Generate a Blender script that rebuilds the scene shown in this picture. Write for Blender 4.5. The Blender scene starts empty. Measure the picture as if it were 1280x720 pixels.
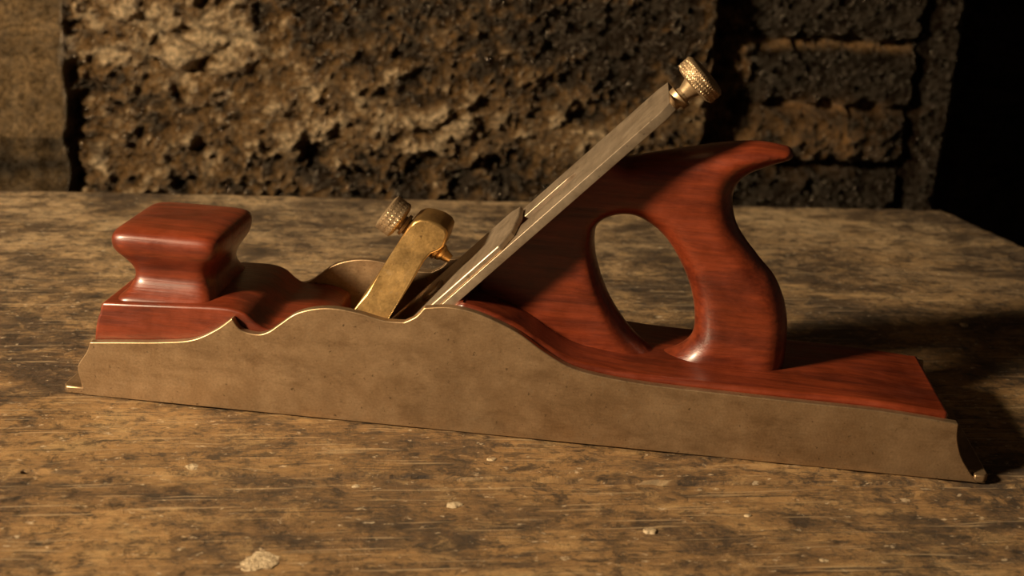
import bpy, bmesh, math, random
import numpy as np
from mathutils import Vector, Matrix, noise
random.seed(3)
# all profile data below: plane-local millimetres x10 (x along the sole, z up)
def D(s): return [[tuple(float(q)/10 for q in p.split(',')) for p in g.split()] for g in s.split('/')]
SIDE=D('111,7 94,79 86,150 134,231 153,284/153,284 307,299 508,319 669,347 789,412 868,478/868,478 907,424 986,407 1045,425 1104,472 1181,532 1278,566 1375,575 1491,562 1607,537 1703,538/1703,538 1759,572 1796,619/1796,619 1909,634 2024,621 2139,584 2256,531 2374,454 2492,393 2608,364 2799,343 3025,333 3585,322 3954,316 4316,289/4316,289 4325,208 4358,122 4407,52 4452,-1')
TOTE=D('2687,1328 2853,1372 3109,1431 3292,1454 3444,1439/3444,1439 3457,1386 3343,1336 3256,1290 3207,1224 3206,1137 3249,1023 3359,892 3447,799 3508,682 3538,561 3546,436 3544,330')
HOLE=D('2559,950 2589,1012 2674,1048 2770,1040 2893,959 2990,827 3054,691 3082,569 3082,465 3026,396 2931,357 2870,381 2763,476 2651,632 2578,810')[0]
SPK=D('880,-629 1399,-1337 1627,-651 2075,-726 2918,-773 2182,-251 4921,2342 3343,-547 3628,-877 1433,1429 4315,3844')[0]

# ---------------- helpers
def cr(pts,n=6):
    out=[]
    P=[pts[0]]+list(pts)+[pts[-1]]
    for i in range(1,len(P)-2):
        p0,p1,p2,p3=[np.array(q,float) for q in P[i-1:i+3]]
        for k in range(n):
            t=k/n
            out.append(tuple(0.5*((2*p1)+(-p0+p2)*t+(2*p0-5*p1+4*p2-p3)*t*t+(-p0+3*p1-3*p2+p3)*t**3)))
    out.append(tuple(pts[-1])); return out
def crc(pts,n=6):
    out=[];N=len(pts)
    for i in range(N):
        p0,p1,p2,p3=[np.array(pts[(i+j)%N],float) for j in (-1,0,1,2)]
        for k in range(n):
            t=k/n
            out.append(tuple(0.5*((2*p1)+(-p0+p2)*t+(2*p0-5*p1+4*p2-p3)*t*t+(-p0+3*p1-3*p2+p3)*t**3)))
    return out
def segs(S,n=6):
    o=[]
    for s in S:
        c=cr(s,n)
        if o: c=c[1:]
        o+=c
    return o
def fin(me,ang=35):
    bm=bmesh.new(); bm.from_mesh(me); bmesh.ops.recalc_face_normals(bm,faces=bm.faces); bm.to_mesh(me); bm.free()
    me.shade_smooth(); me.set_sharp_from_angle(angle=math.radians(ang))
def add(name,me,mat,parent=None):
    ob=bpy.data.objects.new(name,me); bpy.context.collection.objects.link(ob)
    if mat: me.materials.append(mat)
    if parent: ob.parent=parent
    return ob
def mk(name,v,f,mat,parent=None,ang=35,scale=.001):
    me=bpy.data.meshes.new(name); me.from_pydata([tuple(c*scale for c in p) for p in v],[],f); fin(me,ang)
    return add(name,me,mat,parent)
def bev(ob,w,s=3,ang=40):
    m=ob.modifiers.new('b','BEVEL'); m.width=w*.001; m.segments=s; m.limit_method='ANGLE'; m.angle_limit=math.radians(ang); m.use_clamp_overlap=False
def prism(name,o,y0,y1,mat,parent=None,b=0,s=3):
    n=len(o); v=[(x,y0,z) for x,z in o]+[(x,y1,z) for x,z in o]
    f=[list(range(n)),list(range(2*n-1,n-1,-1))]+[(i,(i+1)%n,n+(i+1)%n,n+i) for i in range(n)]
    ob=mk(name,v,f,mat,parent)
    if b: bev(ob,b,s)
    return ob
def lathe(name,prof,o,ax,mat,parent,n=48,knurl=None):
    ax=Vector(ax).normalized(); s=ax.cross(Vector((0,1,0))).normalized() if abs(ax.y)<.9 else Vector((1,0,0)); w=ax.cross(s)
    v=[];f=[];o=Vector(o)
    for t,r in prof:
        for k in range(n):
            a=2*math.pi*k/n; rr=r
            if knurl and knurl[0]<=t<=knurl[1]:
                q=knurl[2]; rr=r+knurl[3]*(abs(math.sin(a*q+t*knurl[4]))*abs(math.sin(a*q-t*knurl[4]))-.4)
            p=o+ax*t+(s*math.cos(a)+w*math.sin(a))*rr; v.append(tuple(p))
    m=len(prof)
    for i in range(m-1):
        for k in range(n): f.append((i*n+k,i*n+(k+1)%n,(i+1)*n+(k+1)%n,(i+1)*n+k))
    f.append(list(range(n))); f.append(list(range((m-1)*n,m*n)))
    return mk(name,v,f,mat,parent,ang=30)

# ---------------- node material helper
class M:
    def __init__(s,name):
        s.m=bpy.data.materials.new(name); s.m.use_nodes=True; s.t=s.m.node_tree; s.n=s.t.nodes; s.n.clear()
        s.out=s.n.new('ShaderNodeOutputMaterial'); s.b=s.n.new('ShaderNodeBsdfPrincipled'); s.l(s.b.outputs[0],s.out.inputs[0])
        s.tc=s.n.new('ShaderNodeTexCoord')
    def l(s,a,b): s.t.links.new(a,b)
    def mp(s,sc=(1,1,1),rot=(0,0,0),src=None):
        n=s.n.new('ShaderNodeMapping'); n.inputs['Scale'].default_value=sc; n.inputs['Rotation'].default_value=rot; s.l(src or s.tc.outputs['Object'],n.inputs[0]); return n.outputs[0]
    def noise(s,v,sc,det=6,ro=.6,dist=0):
        n=s.n.new('ShaderNodeTexNoise'); n.inputs['Scale'].default_value=sc; n.inputs['Detail'].default_value=det; n.inputs['Roughness'].default_value=ro; n.inputs['Distortion'].default_value=dist; s.l(v,n.inputs['Vector']); return n.outputs[0]
    def ramp(s,x,st,interp='LINEAR'):
        n=s.n.new('ShaderNodeValToRGB'); e=n.color_ramp; e.interpolation=interp
        while len(e.elements)<len(st): e.elements.new(.5)
        for i,(p,c) in enumerate(st):
            e.elements[i].position=p; e.elements[i].color=(c if isinstance(c,tuple) else (c,c,c))+(1,)
        s.l(x,n.inputs[0]); return n.outputs[0]
    def mix(s,f,a,b,mode='MIX'):
        n=s.n.new('ShaderNodeMix'); n.data_type='RGBA'; n.blend_type=mode
        for i,x in ((0,f),(6,a),(7,b)):
            if hasattr(x,'links'): s.l(x,n.inputs[i])
            elif i==0: n.inputs[0].default_value=x
            else: n.inputs[i].default_value=tuple(x)+(1,)
        return n.outputs[2]
    def math(s,op,a,b=0,clamp=False):
        n=s.n.new('ShaderNodeMath'); n.operation=op; n.use_clamp=clamp
        for i,x in ((0,a),(1,b)):
            if hasattr(x,'links'): s.l(x,n.inputs[i])
            else: n.inputs[i].default_value=x
        return n.outputs[0]
    def bump(s,h,dist,st=1,prev=None):
        n=s.n.new('ShaderNodeBump'); n.inputs['Strength'].default_value=st; n.inputs['Distance'].default_value=dist; s.l(h,n.inputs['Height'])
        if prev: s.l(prev,n.inputs['Normal'])
        return n.outputs[0]
    def set(s,**k):
        for a,x in k.items():
            i=s.b.inputs[a.replace('_',' ')]
            if hasattr(x,'links'): s.l(x,i)
            else: i.default_value=x if not isinstance(x,tuple) else x+(1,)
        return s.m

def metal_mat(name,c1,c2,rough,metallic=.85,spots=True,brush=None):
    m=M(name); v=m.mp()
    a=m.noise(v,28,10,.72); col=m.mix(m.ramp(a,[(.35,0.),(.65,1.)]),c1,c2)
    fine=m.noise(m.mp(brush or (1,1,1)),900 if not brush else 300,3,.6)
    col=m.mix(.3,col,m.ramp(fine,[(.3,.25),(.7,1.)]),'MULTIPLY')
    if spots:
        s=m.ramp(m.noise(v,330,4,.6),[(.63,0.),(.70,1.)]); col=m.mix(m.math('MULTIPLY',s,.6),col,(.03,.018,.008))
        s2=m.ramp(m.noise(v,140,5,.7,1.),[(.60,0.),(.72,1.)]); col=m.mix(m.math('MULTIPLY',s2,.35),col,(.42,.33,.22))
        s3=m.ramp(m.noise(m.mp((1,1,2.5)),22,8,.75),[(.36,1.),(.5,0.)]); col=m.mix(m.math('MULTIPLY',s3,.4),col,(.14,.08,.037))
    rg=m.ramp(m.noise(v,80,8,.7),[(.3,rough-.1),(.7,rough+.1)])
    return m.set(Base_Color=col,Metallic=metallic,Roughness=rg,Normal=m.bump(fine,.00006,.6))
steel=metal_mat('patinated_steel',(.37,.24,.128),(.51,.35,.20),.44,.85)
iron_m=metal_mat('ground_steel',(.40,.30,.20),(.54,.42,.29),.42,.75,True,(1,.08,1))
brass=metal_mat('aged_brass',(.46,.265,.085),(.62,.385,.145),.36,.88)
brass2=metal_mat('pale_knurled_brass',(.38,.26,.14),(.50,.36,.21),.46,.75)

def wood_mat(name,rot=(0,0,0)):
    m=M(name); v=m.mp((9,55,55),rot)
    g=m.noise(v,1.1,12,.7,.9); g2=m.noise(m.mp((25,420,420),rot),1.,6,.6)
    col=m.ramp(g,[(.27,(.060,.010,.0035)),(.43,(.125,.019,.006)),(.55,(.20,.032,.0085)),(.75,(.155,.024,.0065))])
    col=m.mix(.5,col,m.ramp(g2,[(.35,.4),(.6,1.)]),'MULTIPLY')
    d=m.ramp(m.noise(m.mp((1,1,1)),30,8,.7),[(.35,.45),(.58,1.)]); col=m.mix(.6,col,d,'MULTIPLY')
    rg=m.ramp(m.noise(m.mp(),60,7,.75),[(.3,.28),(.7,.5)])
    return m.set(Base_Color=col,Roughness=rg,Coat_Weight=.35,Coat_Roughness=.24,Normal=m.bump(g2,.0003,.8))
wood=wood_mat('rosewood',(0,0,0)); woodt=wood_mat('rosewood_tote',(0,math.radians(-12),0))

# ---------------- plane
W=84.
plane=bpy.data.objects.new('infill_hand_plane',None); bpy.context.collection.objects.link(plane)
so=segs(SIDE,6)
so=[(so[0][0],0.)]+so+[(so[-1][0]+4,0.)]
so2=[so[0]]+[p for p in so[1:-1] if p[1]>.3]+[so[-1]]
prism('side_plate_near',so2,0,4.5,steel,plane,.45,2)
prism('side_plate_far',so2,W-4.5,W,steel,plane,.45,2)
def sole():
    x0,x1=so2[0][0],so2[-1][0]
    P=[(0,3),(0,W-3),(2,W),(x0+1,W),(x0+1,W-4.4),(x1-6,W-4.4),(x1-6,W),(448,W),(450,W-3),(450,3),(448,0),(x1-6,0),(x1-6,4.4),(x0+1,4.4),(x0+1,0),(2,0)]
    n=len(P); v=[(x,y,0) for x,y in P]+[(x,y,4) for x,y in P]
    f=[list(range(n)),list(range(2*n-1,n-1,-1))]+[(i,(i+1)%n,n+(i+1)%n,n+i) for i in range(n)]
    o=mk('sole',v,f,steel,plane); bev(o,.8,2)
sole()
top=cr(SIDE[4],6)
ux,uz=.687,.727
def bed(u,n): return (134.9+ux*u-uz*n, uz*u+ux*n)
ri=[bed(6,-.3)]+[bed(80,-.3)]
off=[(x,z+1.0+1.6*min(1,max(0,(x-200)/60))) for x,z in top if 193<x<427]
ri+=off+[(428,off[-1][1]),(428,4.2)]
prism('rear_infill',ri,4.7,W-4.7,wood,plane,2.2,3)
bt=[bed(95,-.4),bed(186,-.4)]
outer=bt+segs(TOTE,6)
lastx=outer[-1][0]
outer+=[(lastx+1,26.),(230,26.),(205,40.)]
hole=crc(HOLE,6)
cu=bpy.data.curves.new('t','CURVE'); cu.dimensions='2D'; cu.fill_mode='BOTH'; cu.extrude=.0135
for lp in (outer,hole):
    sp=cu.splines.new('POLY'); sp.points.add(len(lp)-1); sp.use_cyclic_u=True
    for i,(x,z) in enumerate(lp): sp.points[i].co=(x*.001,z*.001,0,1)
def evalmesh(ob):
    dg=bpy.context.evaluated_depsgraph_get(); dg.update(); return bpy.data.meshes.new_from_object(ob.evaluated_get(dg))
tc=bpy.data.objects.new('t',cu); bpy.context.collection.objects.link(tc)
me=evalmesh(tc); bpy.data.objects.remove(tc)
bm=bmesh.new(); bm.from_mesh(me); bmesh.ops.remove_doubles(bm,verts=bm.verts,dist=1e-5); bm.to_mesh(me); bm.free()
tmp=bpy.data.objects.new('t2',me); bpy.context.collection.objects.link(tmp)
rm=tmp.modifiers.new('r','REMESH'); rm.mode='VOXEL'; rm.voxel_size=.001
me=evalmesh(tmp)
def sdist(P,loops):
    d=np.full(len(P),1e9)
    for lp in loops:
        A=np.array(lp)*.001; B=np.roll(A,-1,0)
        for a,b in zip(A,B):
            ab=b-a; L=(ab@ab)+1e-12; t=np.clip(((P-a)@ab)/L,0,1); q=P-(a+t[:,None]*ab); d=np.minimum(d,np.hypot(q[:,0],q[:,1]))
    return d
co=np.zeros(len(me.vertices)*3); me.vertices.foreach_get('co',co); co=co.reshape(-1,3)
d=sdist(co[:,:2],[outer[1:-3]+outer[1:-3][::-1],hole])
Rr=np.interp(co[:,0],[.245,.29],[.004,.012]); q=np.clip(d/Rr,0,1)
prof=.0135*np.sqrt(np.clip(1-(1-q)**2,0,1))
y=np.sign(co[:,2])*np.minimum(np.abs(co[:,2]),prof)
new=np.stack([co[:,0],y+W/2000,co[:,1]],1)
me.vertices.foreach_set('co',new.ravel()); me.update()
tmp.modifiers.clear(); tmp.data=me
rm=tmp.modifiers.new('r','REMESH'); rm.mode='VOXEL'; rm.voxel_size=.001
sm=tmp.modifiers.new('s','SMOOTH'); sm.factor=.5; sm.iterations=9
me=evalmesh(tmp); bpy.data.objects.remove(tmp); me.shade_smooth()
me.materials.clear(); add('tote_handle',me,woodt,plane)

lv=[(40,24,74,8,76,11),(48.4,24,74,8,76,11),(49.6,26,73,9,75,10),(52,28.5,72.3,12,72,9),(56,30.5,70.6,15.5,68.5,8),(60,31,70,17,67,7),(64.5,29,71.3,15.5,68.5,7),(68.5,25.5,74,13,71,7),(72,22.4,76.3,10.4,73.6,8),(76,21.2,77,9.6,74.4,9),(80.2,21.6,77,9.8,74.2,9),(82.4,23.6,75.5,11.6,72.4,8),(83.6,28,71.5,16,68,7),(84.3,35,65,26,58,4),(84.5,44,57,36,48,3)]
n=96; v=[];f=[]
for z,x0,x1,y0,y1,p in lv:
    for k in range(n):
        a=2*math.pi*(k+.5)/n; c,s=math.cos(a),math.sin(a)
        r=(abs(c)**p+abs(s)**p)**(-1/p)
        v.append(((x0+x1)/2+(x1-x0)/2*c*r,(y0+y1)/2+(y1-y0)/2*s*r,z))
for i in range(len(lv)-1):
    for k in range(n): f.append((i*n+k,i*n+(k+1)%n,(i+1)*n+(k+1)%n,(i+1)*n+k))
f.append(list(range(n))); f.append(list(range((len(lv)-1)*n,len(lv)*n)))
kb=mk('front_bun',v,f,wood,plane,60); sb=kb.modifiers.new('s','SUBSURF'); sb.levels=1; sb.render_levels=1
fp=[(15.6,4.5)]+cr([(15.8,26),(16.2,32),(17.6,39),(19,42.5),(19.6,46)],4)+[(20.6,47.8)]+cr([(62,50),(77,50.8),(86,50.4),(92,48.5),(97,44.5),(102,42),(108,42),(115,42.2),(121,41),(126,39)],5)+[(127.5,37.5),(128.5,4.5)]
prism('front_infill',fp,4.7,79.3,wood,plane,1.2,3)

def slab(name,pl,n0,n1,mat,b=.4):
    m=len(pl); v=[]
    for nn in (n0,n1):
        for u,y in pl:
            x,z=bed(u,nn); v.append((x,y,z))
    f=[list(range(m)),list(range(2*m-1,m-1,-1))]+[(i,(i+1)%m,m+(i+1)%m,m+i) for i in range(m)]
    o=mk(name,v,f,mat,plane); bev(o,b,2); return o
def slab_hole(name,loops,n0,n1,mat):
    cu=bpy.data.curves.new('c','CURVE'); cu.dimensions='2D'; cu.fill_mode='BOTH'; cu.extrude=(n1-n0)*.0005-.0003; cu.bevel_depth=.0003; cu.offset=-.0003
    for lp in loops:
        sp=cu.splines.new('POLY'); sp.points.add(len(lp)-1); sp.use_cyclic_u=True
        for i,(u,y) in enumerate(lp): sp.points[i].co=(u*.001,y*.001,0,1)
    o=bpy.data.objects.new('c',cu); bpy.context.collection.objects.link(o); me=evalmesh(o); bpy.data.objects.remove(o)
    for vv in me.vertices:
        u,y,t=vv.co*1000; x,z=bed(u,(n0+n1)/2+t); vv.co=(x*.001,y*.001,z*.001)
    bm=bmesh.new(); bm.from_mesh(me); bmesh.ops.remove_doubles(bm,verts=bm.verts,dist=1e-6); bmesh.ops.recalc_face_normals(bm,faces=bm.faces); bm.to_mesh(me); bm.free()
    me.shade_smooth(); me.set_sharp_from_angle(angle=math.radians(35)); me.materials.clear()
    return add(name,me,mat,plane)
slot=[]
for k in range(17):
    a=-math.pi/2+math.pi*k/16; slot.append((156+8*math.cos(a),42+8*math.sin(a)))
for k in range(17):
    a=math.pi/2+math.pi*k/16; slot.append((70+8*math.cos(a),42+8*math.sin(a)))
slab_hole('cutting_iron',[[(3,9),(217,9),(223,13),(223,71),(217,75),(3,75)],slot],.1,4.5,iron_m)
slab('cap_iron',[(8,10),(120,10),(127,18),(129,42),(127,66),(120,74),(8,74)],4.5,7.6,iron_m,.6)
lathe('cap_iron_screw',[(0,7),(1.6,7),(2.2,6)],(bed(70,7.5)[0],42,bed(70,7.5)[1]),(-.727,0,.687),iron_m,plane)
ft=[(185.2,90),(184,92.5),(180.5,94.8),(175.5,96.2),(171,96.3),(168,95),(165.5,92),(158,78.5),(148,60.5),(142.6,52),(139.5,41),(141.5,29),(146.2,24.5),(151,32),(155.5,42),(161,51),(169.4,66),(174.6,76.5),(177.5,80),(181,81.5),(183.6,83.5)]
def hw(z): return float(np.interp(z,[24,50,78,84,96.5],[32,31,15.5,12.5,11.5]))
v=[(x,42-hw(z),z) for x,z in ft]+[(x,42+hw(z),z) for x,z in ft]
m=len(ft); f=[list(range(m)),list(range(2*m-1,m-1,-1))]+[(i,(i+1)%m,m+(i+1)%m,m+i) for i in range(m)]
o=mk('lever_cap',v,f,brass,plane,50); bev(o,1.3,4,50)
ax=Vector((.829,0,-.56))
hc=Vector((156,42,93.5))
st=hc-ax*4.8
kp=[(0,7.2),(.7,9.0)]+[(.8+i*.5,9.5) for i in range(16)]+[(9.0,9.0),(9.7,7)]+[(10,4),(11,4),(11.2,5.6),(12.6,5.8),(13,4)]
kp+=[(13+i*.6,4.6 if i%2 else 3.6) for i in range(1,12)]
lathe('lever_thumbscrew',kp,st,ax,brass2,plane,120,(.9,8.5,22,.55,2.6))
tp=[(27,3.6),(28,5.6),(29,6.1),(30.2,6.1),(30.8,5.2),(31.6,5.5),(32.6,5.3),(33.2,4.4),(34,4.6),(35,4.2),(36,3.2),(38.5,2.6),(40.0,2.2)]
lathe('thumbscrew_button',[(20,3.6)]+tp,st,ax,brass,plane,40)
lathe('lever_pivot_pin',[(0,3),(75,3)],(150,4.5,45),(0,1,0),brass,plane,24)
ax=Vector((ux,0,uz)); bx,bz=bed(150,-1.0); o=Vector((bx,42,bz))
kp=[(66,3.2),(67,3.4),(73,3.6),(73.2,5.6),(76,5.8),(76.4,4.2),(78,3.6),(81,4.6),(83.2,5.4),(83.4,9.8),(84.2,11.0)]+[(84.3+i*.5,11.5) for i in range(13)]+[(91.0,11.0),(91.7,10),(92.1,8),(92.3,7)]
lathe('adjuster_screw',kp,o,ax,brass2,plane,168,(84.2,90.5,30,.7,2.4))

# ---------------- bench
al=math.radians(14.154)
random.seed(5)
def bench():
    xs=list(np.arange(-.62,-.30,.02))+list(np.arange(-.30,.74,.0032))
    ys=list(np.arange(-.50,-.24,.012))+list(np.arange(-.24,-.125,.0032))+list(np.arange(-.125,-.070,.0009))+list(np.arange(-.070,.3973,.0036))+[.3973]
    nx,ny=len(xs),len(ys); xmax=xs[-1]; v=[];f=[]
    def endx(n): return .663+(.3973-n)*.143
    for y in ys:
        for x in xs:
            ex=endx(y); X=x if x<.5 else .5+(x-.5)*(ex-.5)/(xmax-.5)
            p=Vector((X*6,y*6,0)); z=-.0014*abs(noise.noise(p))
            z-=.0012*abs(noise.noise(Vector((X*14,y*90,3))))
            c=noise.fractal(Vector((X*22,y*60,7)),1,2,4); z-=.0020*max(0,c-.25)
            yy=-.089-.060*(X-.07)+.0016*noise.noise(Vector((X*14,.3,.2)))+.0008*noise.noise(Vector((X*60,.3,5.1))); dd=abs(y-yy)
            g=.5+.9*noise.noise(Vector((X*9,9.3,.4))); wd=.0014+.0009*max(0,g)
            if dd<wd and .0<X<.46: z-=.009*(1-(dd/wd)**2)*max(.25,min(1,g+.5))
            e=min(.3973-y,ex-X)
            if e<.006: z-=.004*(1-e/.006)**2+.001*abs(noise.noise(Vector((X*40,y*40,0))))
            v.append((X,y,z))
    for j in range(ny-1):
        for i in range(nx-1): f.append((j*nx+i,j*nx+i+1,(j+1)*nx+i+1,(j+1)*nx+i))
    r=[i for i in range(nx)]+[j*nx+nx-1 for j in range(1,ny)]+[(ny-1)*nx+i for i in range(nx-2,-1,-1)]+[j*nx for j in range(ny-2,0,-1)]
    b=len(v)
    for i in r: v.append((v[i][0],v[i][1],-.07))
    m=len(r)
    for k in range(m): f.append((r[k],b+k,b+(k+1)%m,r[(k+1)%m]))
    f.append([b+k for k in range(m)][::-1])
    def box(x0,x1,y0,y1,z0,z1):
        b=len(v)
        for z in (z0,z1):
            for x,y in ((x0,y0),(x1,y0),(x1,y1),(x0,y1)): v.append((x,y,z))
        for q in ((0,3,2,1),(4,5,6,7),(0,1,5,4),(1,2,6,5),(2,3,7,6),(3,0,4,7)): f.append(tuple(b+i for i in q))
    for x in (-.55,.55):
        for y in (-.44,.27): box(x,x+.08,y,y+.08,-.85,-.07)
    box(-.55,.63,-.42,-.39,-.2,-.07); box(-.55,.63,.32,.34,-.2,-.07)
    return v,f
bv,bf=bench()
m=M('old_bench_wood')
n1=m.noise(m.mp((1,2.1,1)),6.5,14,.74,.5)
n2=m.noise(m.mp((1,1.4,1)),11,15,.80,.3)
n3=m.noise(m.mp((30,260,100)),1.,10,.78,.4)
n4=m.noise(m.mp((1,1.2,1)),110,10,.85)
n5=m.noise(m.mp((1,1.6,1)),42,10,.80,.5)
n6=m.noise(m.mp((1,1.3,1)),4.2,5,.6)
col=m.ramp(n1,[(.36,(.155,.085,.034)),(.46,(.30,.165,.060)),(.56,(.48,.27,.098)),(.68,(.62,.41,.18))])
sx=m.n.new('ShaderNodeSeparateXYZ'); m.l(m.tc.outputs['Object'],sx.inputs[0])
far_light=m.math('MULTIPLY',m.ramp(sx.outputs[1],[(.05,0.),(.33,1.)]),m.ramp(n2,[(.40,.3),(.56,1.)])); col=m.mix(m.math('MULTIPLY',far_light,.8),col,(.70,.50,.28))  # soft light on the far bench, painted into the colour as paler tan
stain=m.math('ADD',n2,m.math('MULTIPLY',m.math('SUBTRACT',n6,.5),.5))
col=m.mix(m.math('MULTIPLY',m.ramp(stain,[(.44,1.),(.54,0.)]),.82),col,(.060,.036,.019))
col=m.mix(m.math('MULTIPLY',m.ramp(n5,[(.54,0.),(.60,1.)]),.45),col,(.68,.43,.18))
col=m.mix(m.math('MULTIPLY',m.ramp(n5,[(.40,1.),(.46,0.)]),.8),col,(.042,.024,.012))
col=m.mix(.35,col,m.ramp(n3,[(.42,.3),(.52,1.)]),'MULTIPLY')
col=m.mix(.85,col,m.ramp(n4,[(.42,.25),(.50,1.)]),'MULTIPLY')
fl=m.ramp(m.noise(m.mp((1,1.5,1)),150,5,.7),[(.62,0.),(.66,1.)]); col=m.mix(m.math('MULTIPLY',fl,.7),col,(.85,.67,.44))
for an in (.6,-.5,1.3,.1):
    sc=m.noise(m.mp((11,330,1),(0,0,an)),1.,2,.5); sl=m.ramp(sc,[(.67,0.),(.69,1.)]); col=m.mix(m.math('MULTIPLY',sl,.4),col,(.75,.54,.30))
    sc=m.noise(m.mp((9,380,1),(0,0,an+.25)),1.3,2,.5); sl=m.ramp(sc,[(.67,0.),(.69,1.)]); col=m.mix(m.math('MULTIPLY',sl,.6),col,(.03,.018,.009))
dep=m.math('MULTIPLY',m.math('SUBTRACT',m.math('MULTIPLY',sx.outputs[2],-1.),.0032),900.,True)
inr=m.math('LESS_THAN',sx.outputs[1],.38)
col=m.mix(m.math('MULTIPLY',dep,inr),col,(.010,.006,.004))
h=m.math('ADD',m.math('MULTIPLY',n3,.5),m.math('ADD',m.math('MULTIPLY',n4,.8),m.math('MULTIPLY',n5,1.1)))
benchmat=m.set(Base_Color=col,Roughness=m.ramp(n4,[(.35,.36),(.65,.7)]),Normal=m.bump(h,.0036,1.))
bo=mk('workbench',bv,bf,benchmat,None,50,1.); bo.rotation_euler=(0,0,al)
m=M('dried_plaster'); pf=m.set(Base_Color=m.ramp(m.noise(m.mp(),300,8,.8),[(.40,(.20,.13,.065)),(.5,(.52,.39,.23)),(.65,(.66,.52,.34))]),Roughness=.85,Normal=m.bump(m.noise(m.mp(),400,6,.7),.002,1.))
v=[];f=[]
sz=[5.8,11,2.8,5.5,4.2,3.6,4.4,2.2,3.2,3,3]
ca_,sa_=math.cos(-al),math.sin(-al)
for (x,y),r in zip(SPK,sz):
    x,y=x*ca_-y*sa_,x*sa_+y*ca_
    b=len(v); k=28; v.append((x,y,-.1))
    asp=random.uniform(.65,.95); ph=[random.uniform(0,6.28) for _ in range(4)]
    def rad(a): return r*.66*(1+.12*math.sin(2*a+ph[0])+.08*math.sin(3*a+ph[1])+.07*math.sin(5*a+ph[2])+.06*math.sin(9*a+ph[3]))
    for q,zz in ((.8,-.1),(1.,-.4),(1.1,-2.8)):
        for i in range(k):
            a=2*math.pi*i/k; rr=rad(a)*q; v.append((x+rr*math.cos(a),y+rr*math.sin(a)*asp,zz))
    for i in range(k):
        j=(i+1)%k; f.append((b,b+1+i,b+1+j))
        for l in (0,1): f.append((b+1+l*k+i,b+1+(l+1)*k+i,b+1+(l+1)*k+j,b+1+l*k+j))
mk('plaster_flecks',v,f,pf,bo,60)

# ---------------- wall
def sstep(a,b,x):
    t=min(1,max(0,(x-a)/(b-a))); return t*t*(3-2*t)
def gb(a,z,ca,cz,sa,sz): return math.exp(-(((a-ca)/sa)**2+((z-cz)/sz)**2))
def wallf(a,z):
    nz=noise.noise; fr=noise.fractal
    wx=a+.010*nz(Vector((a*25,z*25,1))); wz=z+.010*nz(Vector((a*25,z*25,5)))
    big=fr(Vector((wx*9,wz*12,2)),1,2,3); mid=fr(Vector((wx*45,wz*55,4)),.7,2,5); fine=nz(Vector((a*170,z*170,0)))
    vd=noise.voronoi(Vector((wx*26,wz*34,0)))[0]; cell=vd[1]-vd[0]
    vd2=noise.voronoi(Vector((wx*110,wz*130,3)))[0]; c2=vd2[1]-vd2[0]
    lump=gb(a,z,.04,.08,.11,.07)
    h=.014*big+.008*mid*(1-.5*lump)+.005*min(cell,.5)*2*(1+1.5*lump)+.004*min(c2,.5)*2*(1-.7*lump)+.0020*fine
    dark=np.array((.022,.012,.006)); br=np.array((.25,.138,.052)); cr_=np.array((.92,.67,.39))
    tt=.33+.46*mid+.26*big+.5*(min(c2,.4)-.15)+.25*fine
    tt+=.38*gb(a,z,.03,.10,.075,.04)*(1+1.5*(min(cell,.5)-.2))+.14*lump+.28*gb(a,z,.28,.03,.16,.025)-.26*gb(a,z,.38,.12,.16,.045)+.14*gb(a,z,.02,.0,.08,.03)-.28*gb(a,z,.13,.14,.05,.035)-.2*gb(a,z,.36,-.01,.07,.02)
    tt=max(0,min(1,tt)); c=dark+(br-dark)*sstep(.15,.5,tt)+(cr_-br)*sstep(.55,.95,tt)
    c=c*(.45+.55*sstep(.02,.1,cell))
    L=1-sstep(-.088,-.078,a+.004*nz(Vector((z*30,0,0))))
    if L>0:
        g=nz(Vector((a*8,z*60,2))); hl=.018+.003*g+.002*nz(Vector((a*50,z*50,0)))
        cl=np.array((.25,.16,.076))*(1+.45*g+.3*fine+.5*mid)
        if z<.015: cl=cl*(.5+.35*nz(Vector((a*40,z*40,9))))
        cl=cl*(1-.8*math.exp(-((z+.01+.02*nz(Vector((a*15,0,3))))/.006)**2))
        h=h*(1-L)+hl*L; c=c*(1-L)+cl*L
    dj=abs(a+.083+.006*nz(Vector((z*40,0,0)))); c=c*(1-.5*math.exp(-(dj/.003)**2)); h-=.004*math.exp(-(dj/.003)**2)
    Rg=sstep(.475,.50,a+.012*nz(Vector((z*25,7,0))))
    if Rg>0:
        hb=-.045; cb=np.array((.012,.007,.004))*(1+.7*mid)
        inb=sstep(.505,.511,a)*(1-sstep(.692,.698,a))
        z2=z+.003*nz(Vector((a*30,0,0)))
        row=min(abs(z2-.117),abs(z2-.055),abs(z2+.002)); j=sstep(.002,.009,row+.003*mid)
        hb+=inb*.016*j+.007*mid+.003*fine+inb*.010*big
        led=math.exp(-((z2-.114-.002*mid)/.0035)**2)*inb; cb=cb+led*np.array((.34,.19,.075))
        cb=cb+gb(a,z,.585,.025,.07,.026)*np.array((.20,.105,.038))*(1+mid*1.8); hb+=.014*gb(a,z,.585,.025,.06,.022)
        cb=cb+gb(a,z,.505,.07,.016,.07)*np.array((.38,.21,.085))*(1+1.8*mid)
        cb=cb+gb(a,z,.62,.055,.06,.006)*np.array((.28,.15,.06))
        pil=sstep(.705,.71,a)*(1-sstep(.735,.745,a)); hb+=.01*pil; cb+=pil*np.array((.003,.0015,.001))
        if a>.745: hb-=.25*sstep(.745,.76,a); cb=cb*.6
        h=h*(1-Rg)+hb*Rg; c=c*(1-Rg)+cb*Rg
    return h,c
xs=list(np.arange(-1.4,-.26,.03))+list(np.arange(-.26,.9,.0024))+list(np.arange(.9,1.8,.03))
zs=list(np.arange(-.85,-.07,.03))+list(np.arange(-.07,.2,.0024))+list(np.arange(.2,1.2,.03))
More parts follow.
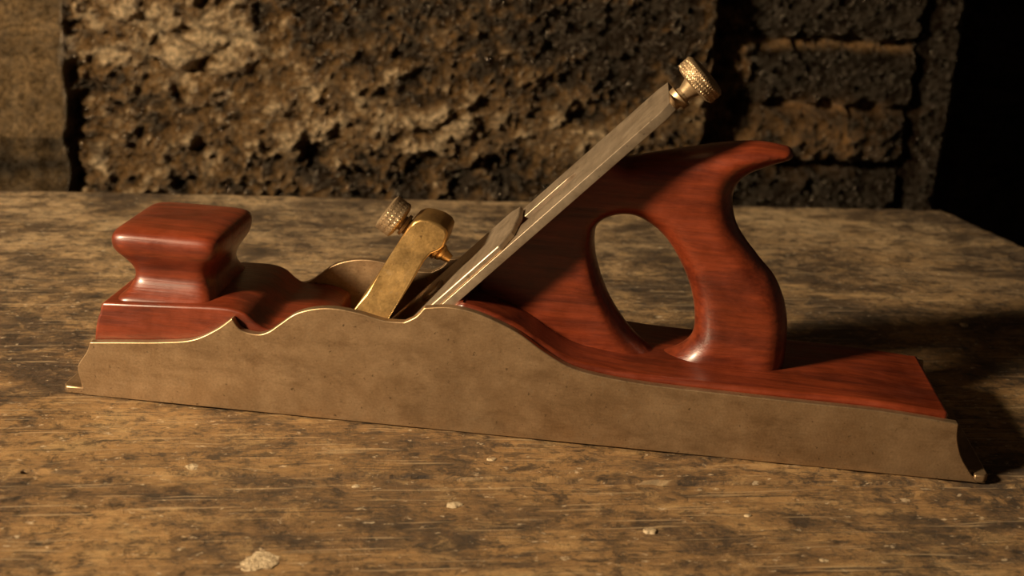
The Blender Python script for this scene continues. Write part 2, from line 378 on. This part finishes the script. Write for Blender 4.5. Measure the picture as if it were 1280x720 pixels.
v=[];f=[];cc=[]
for z in zs:
    for x in xs:
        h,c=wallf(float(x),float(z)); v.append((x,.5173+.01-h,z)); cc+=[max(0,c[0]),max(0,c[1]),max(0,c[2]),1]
nx=len(xs)
for j in range(len(zs)-1):
    for i in range(nx-1): f.append((j*nx+i,j*nx+i+1,(j+1)*nx+i+1,(j+1)*nx+i))
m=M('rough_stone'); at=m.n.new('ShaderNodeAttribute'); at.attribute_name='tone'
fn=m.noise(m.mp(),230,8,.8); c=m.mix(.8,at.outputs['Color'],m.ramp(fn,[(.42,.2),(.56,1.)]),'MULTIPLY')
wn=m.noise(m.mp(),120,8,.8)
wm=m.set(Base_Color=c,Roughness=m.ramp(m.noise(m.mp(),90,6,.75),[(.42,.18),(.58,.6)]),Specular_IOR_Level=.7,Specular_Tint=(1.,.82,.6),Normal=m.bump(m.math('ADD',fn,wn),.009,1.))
me=bpy.data.meshes.new('wall_back'); me.from_pydata(v,[],f); me.shade_smooth()
ca=me.attributes.new('tone','FLOAT_COLOR','POINT'); ca.data.foreach_set('color',cc)
wo=add('wall_back',me,wm); wo.rotation_euler=(0,0,al)
m=M('dark_stone_floor'); fm=m.set(Base_Color=m.ramp(m.noise(m.mp(),6,8,.6),[(.3,(.03,.022,.015)),(.7,(.08,.06,.04))]),Roughness=.9)
fl=mk('floor',[(-3,-3,-.85),(3,-3,-.85),(3,2,-.85),(-3,2,-.85)],[(0,1,2,3)],fm,None,30,1.)

# ---------------- lights, world, camera
def area(name,loc,tgt,size,power,col):
    l=bpy.data.lights.new(name,'AREA'); l.size=size; l.energy=power; l.color=col; o=bpy.data.objects.new(name,l); bpy.context.collection.objects.link(o)
    o.location=loc; o.rotation_euler=(Vector(tgt)-Vector(loc)).to_track_quat('-Z','Y').to_euler()
area('window_light',(-.80,-.74,.66),(.15,.15,.03),.17,50,(1,.78,.51))
w=bpy.data.worlds.new('w'); bpy.context.scene.world=w; w.use_nodes=True; w.node_tree.nodes['Background'].inputs[0].default_value=(.9,.60,.38,1); w.node_tree.nodes['Background'].inputs[1].default_value=.04
R=(0.99298,0.10225,0.05955);U=(-0.08872,0.31041,0.94645);K=(0.07829,-0.94509,0.3173)
cam=bpy.data.cameras.new('camera'); co_=bpy.data.objects.new('camera',cam); bpy.context.collection.objects.link(co_)
co_.matrix_world=Matrix(((R[0],U[0],K[0],.2670158),(R[1],U[1],K[1],-.5621092),(R[2],U[2],K[2],.2644107),(0,0,0,1)))
cam.lens=45; cam.sensor_width=36; cam.clip_start=.01; cam.dof.use_dof=True; cam.dof.focus_distance=.63; cam.dof.aperture_fstop=11
bpy.context.scene.camera=co_
bpy.context.scene.view_settings.view_transform='Standard'
